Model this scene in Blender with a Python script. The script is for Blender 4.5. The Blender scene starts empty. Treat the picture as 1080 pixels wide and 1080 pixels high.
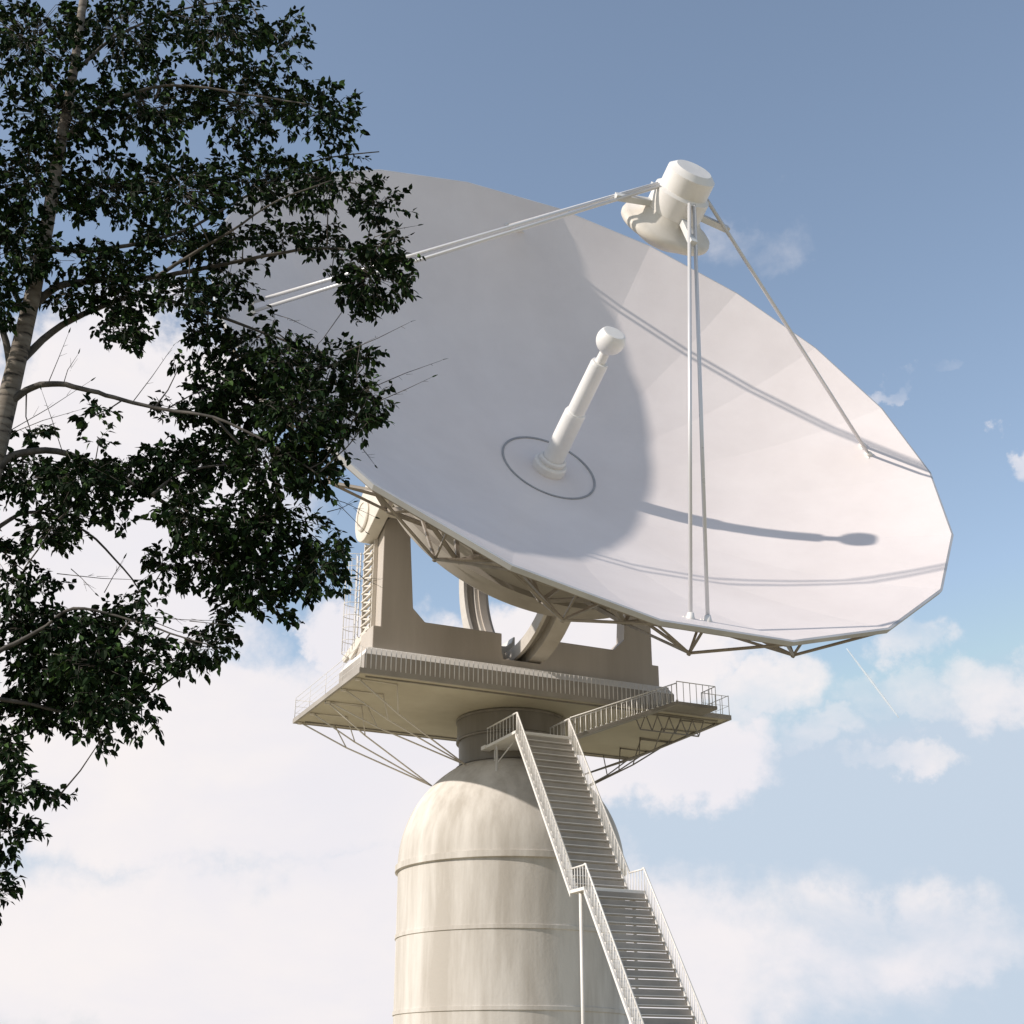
import bpy, math, random
from mathutils import Vector, Matrix
R_ = math.radians
scene = bpy.context.scene
col = scene.collection
rnd = random.Random(7)

# ------------------------------------------------------------------ camera
EYE = 1.7
PITCH = 0.40320
F_PX = 1439.24            # focal length for a 1080 px wide square picture
cam_d = bpy.data.cameras.new('camera'); cam = bpy.data.objects.new('camera', cam_d); col.objects.link(cam)
cam.location = (0, 0, EYE); cam.rotation_euler = (math.pi/2 + PITCH, 0, 0)
cam_d.sensor_width = 36; cam_d.sensor_height = 36; cam_d.lens = 36 * F_PX / 1080
cam_d.clip_start = 0.1; cam_d.clip_end = 60000
scene.camera = cam

# ------------------------------------------------------------------ materials
def nodes_of(m):
    m.use_nodes = True
    return m.node_tree.nodes, m.node_tree.links

def paint(name, col1, col2, rough=0.5, scale=0.35, metallic=0.0, bump=0.0, bscale=12.0, streak=False, spec=0.5, fine=0.0):
    m = bpy.data.materials.new(name); n, l = nodes_of(m)
    b = n['Principled BSDF']; b.inputs['Roughness'].default_value = rough; b.inputs['Metallic'].default_value = metallic
    b.inputs['Specular IOR Level'].default_value = spec
    tc = n.new('ShaderNodeTexCoord'); mp = n.new('ShaderNodeMapping'); l.new(tc.outputs['Object'], mp.inputs['Vector'])
    if streak: mp.inputs['Scale'].default_value = (1, 1, 0.12)
    nz = n.new('ShaderNodeTexNoise'); nz.inputs['Scale'].default_value = scale; nz.inputs['Detail'].default_value = 8; nz.inputs['Roughness'].default_value = 0.62
    l.new(mp.outputs['Vector'], nz.inputs['Vector'])
    cr = n.new('ShaderNodeValToRGB'); cr.color_ramp.elements[0].position = 0.36; cr.color_ramp.elements[1].position = 0.66
    cr.color_ramp.elements[0].color = (*col1, 1); cr.color_ramp.elements[1].color = (*col2, 1)
    l.new(nz.outputs['Fac'], cr.inputs['Fac']); l.new(cr.outputs['Color'], b.inputs['Base Color'])
    nr = n.new('ShaderNodeTexNoise'); nr.inputs['Scale'].default_value = scale * 5; nr.inputs['Detail'].default_value = 5
    l.new(tc.outputs['Object'], nr.inputs['Vector'])
    mr = n.new('ShaderNodeMapRange'); mr.inputs['To Min'].default_value = max(0.05, rough - 0.1); mr.inputs['To Max'].default_value = min(1, rough + 0.12)
    l.new(nr.outputs['Fac'], mr.inputs['Value']); l.new(mr.outputs['Result'], b.inputs['Roughness'])
    if bump:
        nb = n.new('ShaderNodeTexNoise'); nb.inputs['Scale'].default_value = bscale; nb.inputs['Detail'].default_value = 6
        l.new(tc.outputs['Object'], nb.inputs['Vector'])
        bp = n.new('ShaderNodeBump'); bp.inputs['Strength'].default_value = bump; bp.inputs['Distance'].default_value = 0.05
        l.new(nb.outputs['Fac'], bp.inputs['Height']); l.new(bp.outputs['Normal'], b.inputs['Normal'])
    return m

M = {}
M['dish'] = paint('dish_white_paint', (0.72, 0.655, 0.635), (0.785, 0.72, 0.70), rough=0.42, scale=0.16, bump=0.10, bscale=3.5, spec=0.45)
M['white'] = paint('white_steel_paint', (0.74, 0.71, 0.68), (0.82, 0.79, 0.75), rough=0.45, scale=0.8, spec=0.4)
M['feed'] = paint('feed_white_paint', (0.78, 0.76, 0.74), (0.84, 0.82, 0.79), rough=0.4, scale=0.7)
M['tube'] = paint('galvanised_tube', (0.66, 0.65, 0.65), (0.72, 0.71, 0.71), rough=0.30, scale=0.15, metallic=0.25)
M['beige'] = paint('beige_steel_paint', (0.42, 0.37, 0.32), (0.54, 0.485, 0.43), rough=0.5, scale=0.3, bump=0.12, bscale=9, streak=True, spec=0.35)
M['cream'] = paint('cream_steel_paint', (0.62, 0.57, 0.50), (0.74, 0.69, 0.62), rough=0.5, scale=0.5, spec=0.4)
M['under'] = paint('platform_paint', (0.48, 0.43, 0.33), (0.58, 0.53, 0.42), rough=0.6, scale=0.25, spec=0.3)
M['grey'] = paint('grey_rim_paint', (0.55, 0.55, 0.54), (0.70, 0.69, 0.67), rough=0.5, scale=0.7)
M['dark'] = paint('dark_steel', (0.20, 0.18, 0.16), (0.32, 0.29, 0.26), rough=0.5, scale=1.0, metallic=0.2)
M['hub'] = paint('hub_paint', (0.31, 0.28, 0.245), (0.41, 0.375, 0.335), rough=0.5, scale=0.35, spec=0.4)
M['gear'] = paint('gear_paint', (0.46, 0.42, 0.375), (0.58, 0.54, 0.49), rough=0.5, scale=0.5)
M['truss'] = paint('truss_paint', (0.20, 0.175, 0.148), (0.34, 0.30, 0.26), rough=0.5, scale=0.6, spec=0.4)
M['rimw'] = paint('rim_paint', (0.46, 0.46, 0.47), (0.55, 0.55, 0.56), rough=0.5, scale=0.5)
M['seal'] = paint('rubber_seal', (0.28, 0.28, 0.29), (0.36, 0.36, 0.37), rough=0.6, scale=2.0)
M['concrete'] = paint('painted_concrete', (0.46, 0.42, 0.37), (0.76, 0.72, 0.67), rough=0.75, scale=0.5, bump=0.2, bscale=6, streak=True, spec=0.25)
M['drum'] = paint('drum_steel', (0.20, 0.18, 0.155), (0.29, 0.265, 0.235), rough=0.5, scale=0.5, streak=True, bump=0.1, spec=0.35)

# ------------------------------------------------------------------ mesh helper
class MB:
    def __init__(self): self.v = []; self.f = []; self.sm = []
    def add(self, vs, fs, smooth=False):
        o = len(self.v); self.v += [tuple(v) for v in vs]
        for f in fs: self.f.append(tuple(i + o for i in f)); self.sm.append(smooth)
    def box(self, a, b, T=None):
        x0, y0, z0 = a; x1, y1, z1 = b
        vs = [(x0,y0,z0),(x1,y0,z0),(x1,y1,z0),(x0,y1,z0),(x0,y0,z1),(x1,y0,z1),(x1,y1,z1),(x0,y1,z1)]
        if T: vs = [T(*p) for p in vs]
        self.add(vs, [(0,3,2,1),(4,5,6,7),(0,1,5,4),(1,2,6,5),(2,3,7,6),(3,0,4,7)])
    def bar(self, p, q, w, h=None, up=(0,0,1)):
        p = Vector(p); q = Vector(q); h = h or w; d = (q - p).normalized(); up = Vector(up)
        s = d.cross(up)
        if s.length < 1e-4: s = d.cross(Vector((1,0,0)))
        s.normalize(); t = s.cross(d).normalized(); vs = []
        for e in (p, q):
            for a, b in ((-1,-1),(1,-1),(1,1),(-1,1)): vs.append(e + s*(a*w/2) + t*(b*h/2))
        self.add(vs, [(3,2,1,0),(4,5,6,7),(0,1,5,4),(1,2,6,5),(2,3,7,6),(3,0,4,7)])
    def tube(self, pts, r, n=8, cap=True, smooth=True):
        pts = [Vector(p) for p in pts]; rs = r if isinstance(r, (list, tuple)) else [r]*len(pts)
        vs = []; prev = None
        for i, p in enumerate(pts):
            d = (pts[min(i+1, len(pts)-1)] - pts[max(i-1, 0)]).normalized()
            if prev is None:
                s = d.cross(Vector((0,0,1)))
                if s.length < 1e-3: s = d.cross(Vector((1,0,0)))
            else: s = prev - d * prev.dot(d)
            s.normalize(); prev = s.copy(); t = d.cross(s)
            for k in range(n):
                a = 2*math.pi*k/n; vs.append(p + (s*math.cos(a) + t*math.sin(a))*rs[i])
        fs = []
        for i in range(len(pts)-1):
            for k in range(n): fs.append((i*n+k, i*n+(k+1)%n, (i+1)*n+(k+1)%n, (i+1)*n+k))
        self.add(vs, fs, smooth)
        if cap:
            o = len(self.v) - len(vs)
            self.f.append(tuple(o + k for k in range(n-1, -1, -1))); self.sm.append(False)
            self.f.append(tuple(o + (len(pts)-1)*n + k for k in range(n))); self.sm.append(False)
    def lathe(self, prof, T, n=64, seams=True, closed=False):
        # prof (r,h); every profile segment is its own strip so profile edges stay crisp
        m = len(prof); segs = [(prof[i], prof[(i+1) % m]) for i in range(m if closed else m-1)]
        for (r0, h0), (r1, h1) in segs:
            vs = []
            for (r, h) in ((r0, h0), (r1, h1)):
                for k in range(n):
                    a = 2*math.pi*k/n; vs.append(T(r*math.cos(a), r*math.sin(a), h))
            fs = [(k, (k+1) % n, n+(k+1) % n, n+k) for k in range(n)]
            if r0 < 1e-6 or r1 < 1e-6:
                ring = n if r0 < 1e-6 else 0
                self.add([vs[ring+k] for k in range(n)], [tuple(range(n)) if ring else tuple(range(n-1, -1, -1))])
            else: self.add(vs, fs, True)
    def slathe(self, prof, T, n=64):
        # smooth lathe: shared vertices along the profile
        vs = []
        for (r, h) in prof:
            for k in range(n):
                a = 2*math.pi*k/n; vs.append(T(r*math.cos(a), r*math.sin(a), h))
        fs = []
        for i in range(len(prof)-1):
            for k in range(n): fs.append((i*n+k, i*n+(k+1) % n, (i+1)*n+(k+1) % n, (i+1)*n+k))
        self.add(vs, fs, True)
    def prism(self, poly, T0, T1):
        n = len(poly); vs = [T0(*p) for p in poly] + [T1(*p) for p in poly]
        fs = [tuple(range(n)), tuple(range(2*n-1, n-1, -1))] + [(i, n+i, n+(i+1) % n, (i+1) % n) for i in range(n)]
        self.add(vs, fs)
    def build(self, name, mat, parent=None, bevel=0, recalc=True, off=None):
        me = bpy.data.meshes.new(name)
        vs = self.v if off is None else [(v[0]-off[0], v[1]-off[1], v[2]-off[2]) for v in self.v]
        me.from_pydata(vs, [], self.f)
        me.polygons.foreach_set('use_smooth', self.sm)
        if recalc:
            import bmesh
            bm = bmesh.new(); bm.from_mesh(me); bmesh.ops.recalc_face_normals(bm, faces=bm.faces); bm.to_mesh(me); bm.free()
        me.materials.append(mat); me.update()
        o = bpy.data.objects.new(name, me); col.objects.link(o)
        if parent is not None: o.parent = parent
        if off is not None: o.location = off
        if bevel:
            b = o.modifiers.new('bevel', 'BEVEL'); b.width = bevel; b.segments = 2; b.limit_method = 'ANGLE'; b.angle_limit = R_(40)
        return o

def tag(o, label=None, cat=None, group=None, kind=None):
    if label: o['label'] = label
    if cat: o['category'] = cat
    if group: o['group'] = group
    if kind: o['kind'] = kind
    return o
def empty(name, loc, rz=0):
    o = bpy.data.objects.new(name, None); col.objects.link(o); o.location = loc; o.rotation_euler = (0, 0, rz); o.empty_display_size = 0.5
    return o

# ------------------------------------------------------------------ site frame
# structure frame: X along the platform's long side, Y away from the viewer, Z up from the platform underside
PSI = 0.4417
Avec = Vector((math.cos(PSI), math.sin(PSI), 0)); Yvec = Vector((-math.sin(PSI), math.cos(PSI), 0))
P0 = Vector((-8.053, 69.736, 20.54 + EYE))
PW, PD = 23.33, 11.94
CX, CY = PW/2, PD/2
ZG = -(20.54 + EYE)                       # ground level in the structure frame
def world(x, y, z): return P0 + Avec*x + Yvec*y + Vector((0, 0, z))
def root_at(name, x, y, z):
    return empty(name, world(x, y, z), PSI), (x, y, z)
class SB(MB):
    """mesh in structure coordinates, linked under a root that stands at `o`"""
    def __init__(self, o): super().__init__(); self.o = o
    def build(self, name, mat, parent=None, bevel=0, **k):
        o = self.o; self.v = [(v[0]-o[0], v[1]-o[1], v[2]-o[2]) for v in self.v]
        return super().build(name, mat, parent, bevel, **k)

# dish frame
S = 1.4197
EL = 0.5288
DC = Vector((CX, -5.85, 18.26))
AX = Vector((0, -math.cos(EL), math.sin(EL))); U = Vector((0, math.sin(EL), math.cos(EL))); AA = Vector((1, 0, 0))
def D(a, b, h): return DC + AA*(a*S) + U*(b*S) + AX*(h*S)          # units: rim radius 16, h=0 at the rim plane
def Dp(r, t, h): return D(r*math.cos(t), r*math.sin(t), h)
RR, DEP = 16.0, 5.359
def surf(r): return -DEP + DEP*r*r/(RR*RR)
PIV = D(0, 0, -9.45)                                                # elevation axis height

# ================================================================== RADIO TELESCOPE
tel, TO = root_at('radio_telescope', CX, CY, -3.0)
tag(tel, 'giant white parabolic radio telescope dish tilted up on a two-armed beige mount', 'radio telescope')

NF = 20
# reflector: twenty flat-sided facets, curved along the radius
b = SB(TO)
NR = 14; NRM = []
for k in range(NF):
    t0 = R_(-135 + 18*k); t1 = t0 + R_(18); vs = []
    rs = [0.35 + (RR-0.35)*i/NR for i in range(NR+1)]
    for r in rs:
        for t in (t0, t1): vs.append(Dp(r, t, surf(r)))
    fs = [(2*i, 2*i+1, 2*i+3, 2*i+2) for i in range(NR)]
    b.add(vs, fs, True)
    for i, r_ in enumerate(rs):                 # panels are pulled slightly towards the true paraboloid
        for t in (t0, t1):
            g = -2*DEP*r_/(RR*RR); tm = (t0+t1)/2; nl_ = []
            for tt in (t, tm): nl_.append((AA*(g*math.cos(tt)) + U*(g*math.sin(tt)) + AX).normalized())
            NRM.append((nl_[0]*0.5 + nl_[1]*0.5).normalized())
    NRM += [-v_ for v_ in NRM[-2*(NR+1):]]
    # back skin, 6 cm behind, split off so it takes its own shading
    vs = [v - AX*0.07 for v in vs]; b.add(vs, [f[::-1] for f in fs], True)
refl = b.build('reflector', M['dish'], tel, recalc=False)
me_ = refl.data
# make every face agree with the front / back normals before setting the blended ones
import bmesh
bm_ = bmesh.new(); bm_.from_mesh(me_); bm_.verts.ensure_lookup_table(); bm_.normal_update()
for f_ in bm_.faces:
    if f_.normal.dot(NRM[f_.verts[0].index]) < 0: f_.normal_flip()
bm_.to_mesh(me_); bm_.free()
me_.normals_split_custom_set_from_vertices([tuple(v_) for v_ in NRM])
# rim lip: folded band round the edge
b = SB(TO); prof = [(RR+0.005, 0.004), (RR+0.10, 0.004), (RR+0.08, -0.21), (RR+0.02, -0.21), (RR+0.005, 0.004)]
for k in range(NF):
    t0 = R_(-135 + 18*k); t1 = t0 + R_(18)
    for i in range(4):
        (r0, h0), (r1, h1) = prof[i], prof[i+1]
        b.add([Dp(r0, t0, h0), Dp(r0, t1, h0), Dp(r1, t1, h1), Dp(r1, t0, h1)], [(0, 1, 2, 3)])
b.build('rim', M['rimw'], refl)
# seal ring around the feed
b = SB(TO)
for k in range(72):
    t0 = 2*math.pi*k/72; t1 = 2*math.pi*(k+1)/72
    p = [(2.08, .05), (2.17, .05), (2.17, -.05), (2.08, -.05)]
    for i in range(4):
        (r0, h0), (r1, h1) = p[i], p[(i+1) % 4]
        b.add([Dp(r0, t0, surf(r0)+h0), Dp(r0, t1, surf(r0)+h0), Dp(r1, t1, surf(r1)+h1), Dp(r1, t0, surf(r1)+h1)], [(0, 1, 2, 3)])
b.build('seal_ring', M['seal'], refl)

# feed
Tf = lambda x, y, h: D(x, y, h - DEP)
b = SB(TO)
b.lathe([(0.72, -0.05), (0.74, 0.10), (0.74, 0.34), (0.68, 0.42), (0.56, 0.42), (0.56, 0.46), (0.60, 0.50), (0.60, 0.60), (0.53, 0.66), (0.48, 0.66)], Tf, 48)
fb = b.build('feed_base', M['white'], tel)
b = SB(TO)
b.lathe([(0.47, 0.6), (0.46, 2.95), (0.43, 3.06), (0.38, 3.08), (0.38, 3.1), (0.37, 5.45), (0.34, 5.56), (0.22, 5.57), (0.205, 6.15)], Tf, 48)
b.build('feed_mast', M['feed'], tel)
b = SB(TO); ps = [(0.205, 6.02)]
for i in range(0, 13):
    a = R_(-68 + i*(68+38)/12); ps.append((0.60*math.cos(a), 6.62 + 0.60*math.sin(a)))
ps[1:1] = []
b.slathe(ps, Tf, 48)
rt = ps[-1]
b.lathe([(rt[0], rt[1]), (rt[0]-0.05, rt[1]+0.01), (0, rt[1]+0.01)], Tf, 48)
b.build('feed_horn', M['feed'], tel)

# subreflector
Ts = lambda x, y, h: D(x, y, h - DEP)
b = SB(TO)
pr = [(0.02, 11.02)]
for i in range(1, 11):
    a = i/10; pr.append((1.40*a, 11.02 + 0.50*a*a))
pr += [(1.50, 11.60), (1.62, 11.62), (1.74, 11.60), (1.82, 11.68), (1.84, 11.80), (1.80, 11.92), (1.66, 12.02), (1.3, 12.2), (1.1, 12.5)]
b.slathe(pr, Ts, 64)
b.add([Ts(0, 0, 11.018)] + [Ts(.02*math.cos(a*.785), .02*math.sin(a*.785), 11.02) for a in range(8)], [(0, i, i % 8+1) for i in range(1, 9)], True)
sub = b.build('subreflector', M['cream'], tel, recalc=True)
b = SB(TO)
b.lathe([(1.1, 12.45), (1.1, 13.3), (0.95, 13.4), (0.95, 14.1), (0.7, 14.3), (0, 14.3)], Ts, 40)
b.build('actuator_housing', M['white'], sub)
for k in range(4):
    t = k*math.pi/2; d = (math.cos(t), math.sin(t)); b = SB(TO)
    side = AA*(-math.sin(t)) + U*math.cos(t)
    b.bar(Ts(d[0]*0.9, d[1]*0.9, 12.62), Ts(d[0]*2.5, d[1]*2.5, 12.42), 0.40, 0.34, up=AX)
    b.build('bracket', M['grey'], sub, bevel=0.02)
# four twin-tube legs
for k in range(4):
    t = k*math.pi/2; c_, s_ = math.cos(t), math.sin(t); side = AA*(-s_) + U*c_
    b = SB(TO); f0 = Dp(14.35, t, surf(14.35)); top = Ts(2.42*c_, 2.42*s_, 12.4)
    for e in (-1, 1):
        foot = f0 + side*(e*0.34*S); tt_ = top + side*(e*0.13*S); b.tube([foot, tt_ + (tt_-foot)*0.115], 0.10, 28)
    leg = b.build('support_leg', M['tube'], tel)
    for e in (-1, 1):
        foot = f0 + side*(e*0.34*S); fb_ = SB(TO)
        dr = (top - foot).normalized()
        fb_.tube([foot - dr*0.12, foot + dr*0.42], [0.26, 0.16], 10)
        fb_.bar(foot - side*0.32 - AX*0.02, foot + side*0.32 - AX*0.02, 0.6, 0.14, up=AX)
        fb_.build('foot_plate', M['white'], leg)

# hub drum behind the reflector
b = SB(TO)
b.lathe([(0, -8.30), (2.4, -8.36), (6.30, -8.22), (6.50, -8.05), (6.62, -7.45), (6.86, -7.38), (6.90, -7.12), (6.66, -7.05), (6.60, -6.45), (6.95, -6.35),
         (7.05, -6.05), (6.70, -5.95), (6.35, -5.75), (6.35, -4.66)], lambda x, y, h: D(x, y, h), 96)
hub = b.build('hub_drum', M['hub'], tel)
for k in range(24):
    b = SB(TO); t = 2*math.pi*k/24; b.bar(Dp(6.55, t, -5.95), Dp(6.45, t, -4.9), 0.16, 0.35, up=D(math.cos(t), math.sin(t), 0)-DC)
    b.build('stiffener_rib', M['beige'], hub)

# space frame: twenty bays
for k in range(NF):
    t = R_(-144 + 18*k); h9 = R_(9); b = SB(TO)
    A_ = Dp(14.73, t, -2.08); w = 0.15
    Sx = Dp(14.73, t, surf(14.6)-0.08)
    Vm = Dp(15.9, t-h9, -0.30); Vp = Dp(15.9, t+h9, -0.30)
    Im = Dp(12.0, t-h9, surf(12)-0.2); Ip = Dp(12.0, t+h9, surf(12)-0.2)
    J = Dp(10.6, t, -4.55); Km = Dp(8.6, t-h9, surf(8.6)-0.25); Kp = Dp(8.6, t+h9, surf(8.6)-0.25)
    H_ = Dp(6.8, t, -6.6); G = Dp(6.4, t, -4.95)
    for p, q, ww in ((A_, Sx, .10), (A_, Vm, .11), (A_, Vp, .11), (A_, Im, .12), (A_, Ip, .12), (A_, J, .12), (Im, J, .2), (Ip, J, .2), (J, Km, .2), (J, Kp, .2), (J, H_, .22),
                     (Vm, Vp, .12), (Im, Km, .18), (Km, H_, .2), (Kp, H_, .2), (Im, Ip, .16)):
        b.bar(p, q, ww, ww, up=AX)
    b.bar(Dp(15.9, t-h9, -0.33), Dp(12.0, t-h9, surf(12)-0.2), .16, .16, up=AX)
    b.bar(Dp(8.6, t-h9, surf(8.6)-0.25), Dp(6.3, t-h9, surf(6.4)-0.3), .2, .3, up=AX)
    b.tube([A_ - AX*0.10, A_ + AX*0.10], 0.11, 8)
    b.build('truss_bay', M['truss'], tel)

# elevation bearings (U-shaped arms hanging from the drum)
for sx in (-1, 1):
    b = SB(TO); x0 = CX + sx*(CX - 1.75); x1 = CX + sx*(CX - 2.52)
    poly = []
    for i in range(17):
        a = math.pi*i/16; poly.append((-math.sin(a)*1.62, -math.cos(a)*1.62))      # (along AX, along -U)
    poly = [(p[0], p[1]) for p in poly] + [(2.4, 1.9), (3.9, 2.0), (3.9, -2.0), (2.4, -1.9)]
    q0 = Vector((x0, PIV[1], PIV[2])); q1 = Vector((x1, PIV[1], PIV[2]))
    cpt = lambda q: (lambda a, u_: q + AX*a + U*u_)
    b.prism(poly, cpt(q0), cpt(q1))
    arm = b.build('bearing_arm', M['cream'], tel, bevel=0.06)
    b = SB(TO)
    Tc = lambda x, y, h: q0 + Vector((-sx*(-h), 0, 0)) + AX*x + U*y
    b.lathe([(0.98, -0.06), (0.98, 0.10), (0.90, 0.16), (0.78, 0.16), (0.78, 0.11), (0, 0.11)], lambda x, y, h: q0 + Vector((sx*h, 0, 0)) + AX*x + U*y, 40)
    b.build('bearing_cap', M['cream'], arm)
    b = SB(TO)
    b.lathe([(0.8, 0), (0.8, 1.0)], lambda x, y, h: Vector((x1, PIV[1], PIV[2])) + Vector((-sx*h, 0, 0)) + AX*x + U*y, 32)
    b.build('bearing_shaft', M['dark'], arm)
# cross arm from the drum to the bearings
for sx in (-1, 1):
    b = SB(TO); b.bar(D(sx*6.35, -1.2, -8.1), D(sx*6.35, 1.2, -8.1), 0.9, 1.0, up=AX)
    b.build('arm_bracket', M['cream'], hub, bevel=0.04)

# elevation gear: two-flanged ring sector hanging under the drum
def ring_sector(b, x0, x1, r0, r1, a0, a1, n=56):
    for i in range(n):
        aa = [R_(a0 + (a1-a0)*(i+j)/n) for j in (0, 1)]; P_ = []
        for x in (x0, x1):
            for r in (r0, r1):
                for a in aa: P_.append((x, PIV[1] + r*math.cos(a), PIV[2] + r*math.sin(a)))
        # index: x*4 + r*2 + a
        b.add(P_, [(0, 1, 5, 4), (2, 6, 7, 3)], True); b.add(P_, [(0, 2, 3, 1), (4, 5, 7, 6)])
    for a, s_ in ((R_(a0), 0), (R_(a1), 1)):
        b.add([(x, PIV[1] + r*math.cos(a), PIV[2] + r*math.sin(a)) for x, r in ((x0, r0), (x1, r0), (x1, r1), (x0, r1))], [(0, 1, 2, 3)])
b = SB(TO); ring_sector(b, 12.15, 13.15, 7.1, 8.15, -152, 30); gear = b.build('elevation_gear', M['gear'], tel)
b = SB(TO); ring_sector(b, 12.4, 12.9, 6.98, 7.11, -150, 28); b.build('gear_rack', M['beige'], gear)
b = SB(TO); ring_sector(b, 11.40, 11.62, 7.15, 7.95, -152, 30); b.build('gear_flange', M['gear'], gear)
b = SB(TO); ring_sector(b, 11.62, 12.15, 7.32, 7.55, -151, 29); b.build('gear_web', M['hub'], gear)

# yoke: two towers joined by a beam with a notch for the gear
FY, BY = 4.37, 7.57
def mir(pts): return [(PW - x, z) for x, z in reversed(pts)]
left = [(2.15, 0.35), (2.15, 4.24), (2.60, 4.24), (2.60, 10.3)]
top = []
for i in range(7):
    a = R_(165 - i*25); top.append((3.45 + 0.86*math.cos(a), 10.35 + 0.9*math.sin(a)))
left += top + [(4.03, 10.1) if False else (4.30, 9.9), (4.59, 5.62), (5.36, 4.87), (10.31, 4.87), (10.31, 3.76), (10.42, 3.30)]
poly = left + mir(left)
b = SB(TO); b.prism(poly, lambda x, z: Vector((x, FY, z)), lambda x, z: Vector((x, FY+1.05, z)))
yoke = b.build('yoke', M['beige'], tel, bevel=0.05)
b = SB(TO)
for sx in (-1, 1):
    xa, xb = (2.17, 10.2) if sx < 0 else (PW-10.2, PW-2.17)
    pl = [(FY+1.0, .33), (FY+1.0, 4.2), (BY-1.0, 4.2), (BY, 3.0), (BY, .33)]
    b.prism(pl, lambda y, z: Vector((xa, y, z)), lambda y, z: Vector((xb, y, z)))
b.build('yoke_base', M['beige'], yoke, bevel=0.04)
for sx in (-1, 1):
    b = SB(TO); xa, xb = (2.66, 3.9) if sx < 0 else (PW-3.9, PW-2.66)
    b.box((xa, FY+0.9, 10.0), (xb, 7.1, 12.3)); b.build('bearing_block', M['beige'], yoke, bevel=0.08)
# flared skirt of the yoke: shaded face and sunlit slope set as two colours
b = SB(TO); z0, z1, z2 = 0.33, 2.30, 2.80
o0 = 0.62
ring = lambda e, z: [(2.13-e, FY-e, z), (PW-2.13+e, FY-e, z), (PW-2.13+e, BY+e, z), (2.13-e, BY+e, z)]
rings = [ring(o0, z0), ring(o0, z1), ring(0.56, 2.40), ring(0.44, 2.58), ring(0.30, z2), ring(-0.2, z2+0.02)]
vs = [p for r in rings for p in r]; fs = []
for i in range(len(rings)-1):
    for k in range(4): fs.append((i*4+k, i*4+(k+1) % 4, (i+1)*4+(k+1) % 4, (i+1)*4+k))
b.add(vs[:8], fs[:4]); b.build('yoke_skirt', M['hub'], yoke)
b = SB(TO); b.add(vs[4:], [tuple(i-4 for i in f) for f in fs[4:]]); b.build('skirt_sunlit_slope', M['white'], yoke)  # white colour paints the sunlight caught by the slope
# drive box in the notch
b = SB(TO)
b.prism([(10.5, 3.2), (10.5, 5.05), (10.75, 5.0), (11.1, 4.75), (11.5, 4.78), (11.85, 5.05), (12.0, 5.45), (12.1, 5.45), (12.1, 3.2)], lambda x, z: Vector((x, 6.3, z)), lambda x, z: Vector((x, 8.2, z)))
b.build('drive_housing', M['grey'], yoke, bevel=0.05)

# cable lattice on the tower faces and caged ladders
for sx in (-1, 1):
    fx = lambda x: x if sx < 0 else PW - x
    b = SB(TO); ya, yb = 5.35, 7.05
    for y in (ya, yb): b.box((min(fx(2.34), fx(2.58)), y-0.05, 4.3), (max(fx(2.34), fx(2.58)), y+0.05, 10.2))
    n = 11
    for i in range(n):
        za = 4.4 + 5.7*i/n; zb = 4.4 + 5.7*(i+1)/n
        b.bar((fx(2.42), ya, za), (fx(2.42), yb, zb), 0.1, 0.16, up=(1, 0, 0)); b.bar((fx(2.5), yb, za), (fx(2.5), ya, zb), 0.1, 0.16, up=(1, 0, 0))
        b.bar((fx(2.36), ya, za), (fx(2.36), yb, za), 0.08, 0.2, up=(1, 0, 0))
    b.build('cable_lattice', M['cream'], tel)
    b = SB(TO); X0 = 2.36
    for y in (7.75, 8.3): b.tube([(fx(X0), y, 0.4), (fx(X0), y, 9.9)], 0.045, 8)
    for i in range(24): z = 0.7 + i*0.38; b.tube([(fx(X0), 7.75, z), (fx(X0), 8.3, z)], 0.02, 6)
    for z in (1.2, 3.4, 5.8, 8.2): b.bar((fx(X0), 7.76, z), (fx(2.58), 7.4, z), 0.05, 0.05)
    lad = b.build('ladder', M['white'], tel)
    b = SB(TO)
    for i in range(9):
        z = 3.5 + i*0.78; pts = []
        for j in range(17):
            a = R_(-20 + 220*j/16); pts.append((fx(X0 - 0.05 - 0.62*max(-.1, math.sin(a))*1.25), 8.02 + 0.42*math.cos(a)*1.1, z))
        b.tube(pts, 0.022, 5)
    for a in (20, 60, 90, 120, 160):
        a = R_(a); b.tube([(fx(X0 - 0.05 - 0.775*math.sin(a)), 8.02 + 0.46*math.cos(a), 3.5), (fx(X0 - 0.05 - 0.775*math.sin(a)), 8.02 + 0.46*math.cos(a), 9.75)], 0.016, 5)
    b.build('safety_cage', M['white'], lad)
    # bottom kink bracket of the lattice
    b = SB(TO); b.bar((fx(2.40), 7.3, 4.3), (fx(1.9), 8.6, 3.2), 0.25, 0.35); b.bar((fx(2.40), 6.0, 4.5), (fx(1.95), 7.6, 3.1), 0.2, 0.3)
    b.build('cable_bend', M['cream'], tel, bevel=0.03)

# platform
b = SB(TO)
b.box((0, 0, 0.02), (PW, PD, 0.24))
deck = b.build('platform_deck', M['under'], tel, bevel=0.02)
b = SB(TO); e = 0.10
b.box((-0.04, -0.04, -0.02), (PW+0.04, e, 0.26)); b.box((-0.04, PD-e, -0.02), (PW+0.04, PD+0.04, 0.26))
b.box((-0.04, e, -0.02), (e, PD-e, 0.26)); b.box((PW-e, e, -0.02), (PW+0.04, PD-e, 0.26))
b.build('edge_beam', M['hub'], deck)
b = SB(TO); b.box((0.55, 0.55, -0.05), (PW-0.55, 0.67, 0.018)); b.box((0.55, PD-0.67, -0.05), (PW-0.55, PD-0.55, 0.018))
b.build('soffit_rib', M['drum'], deck)

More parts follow.
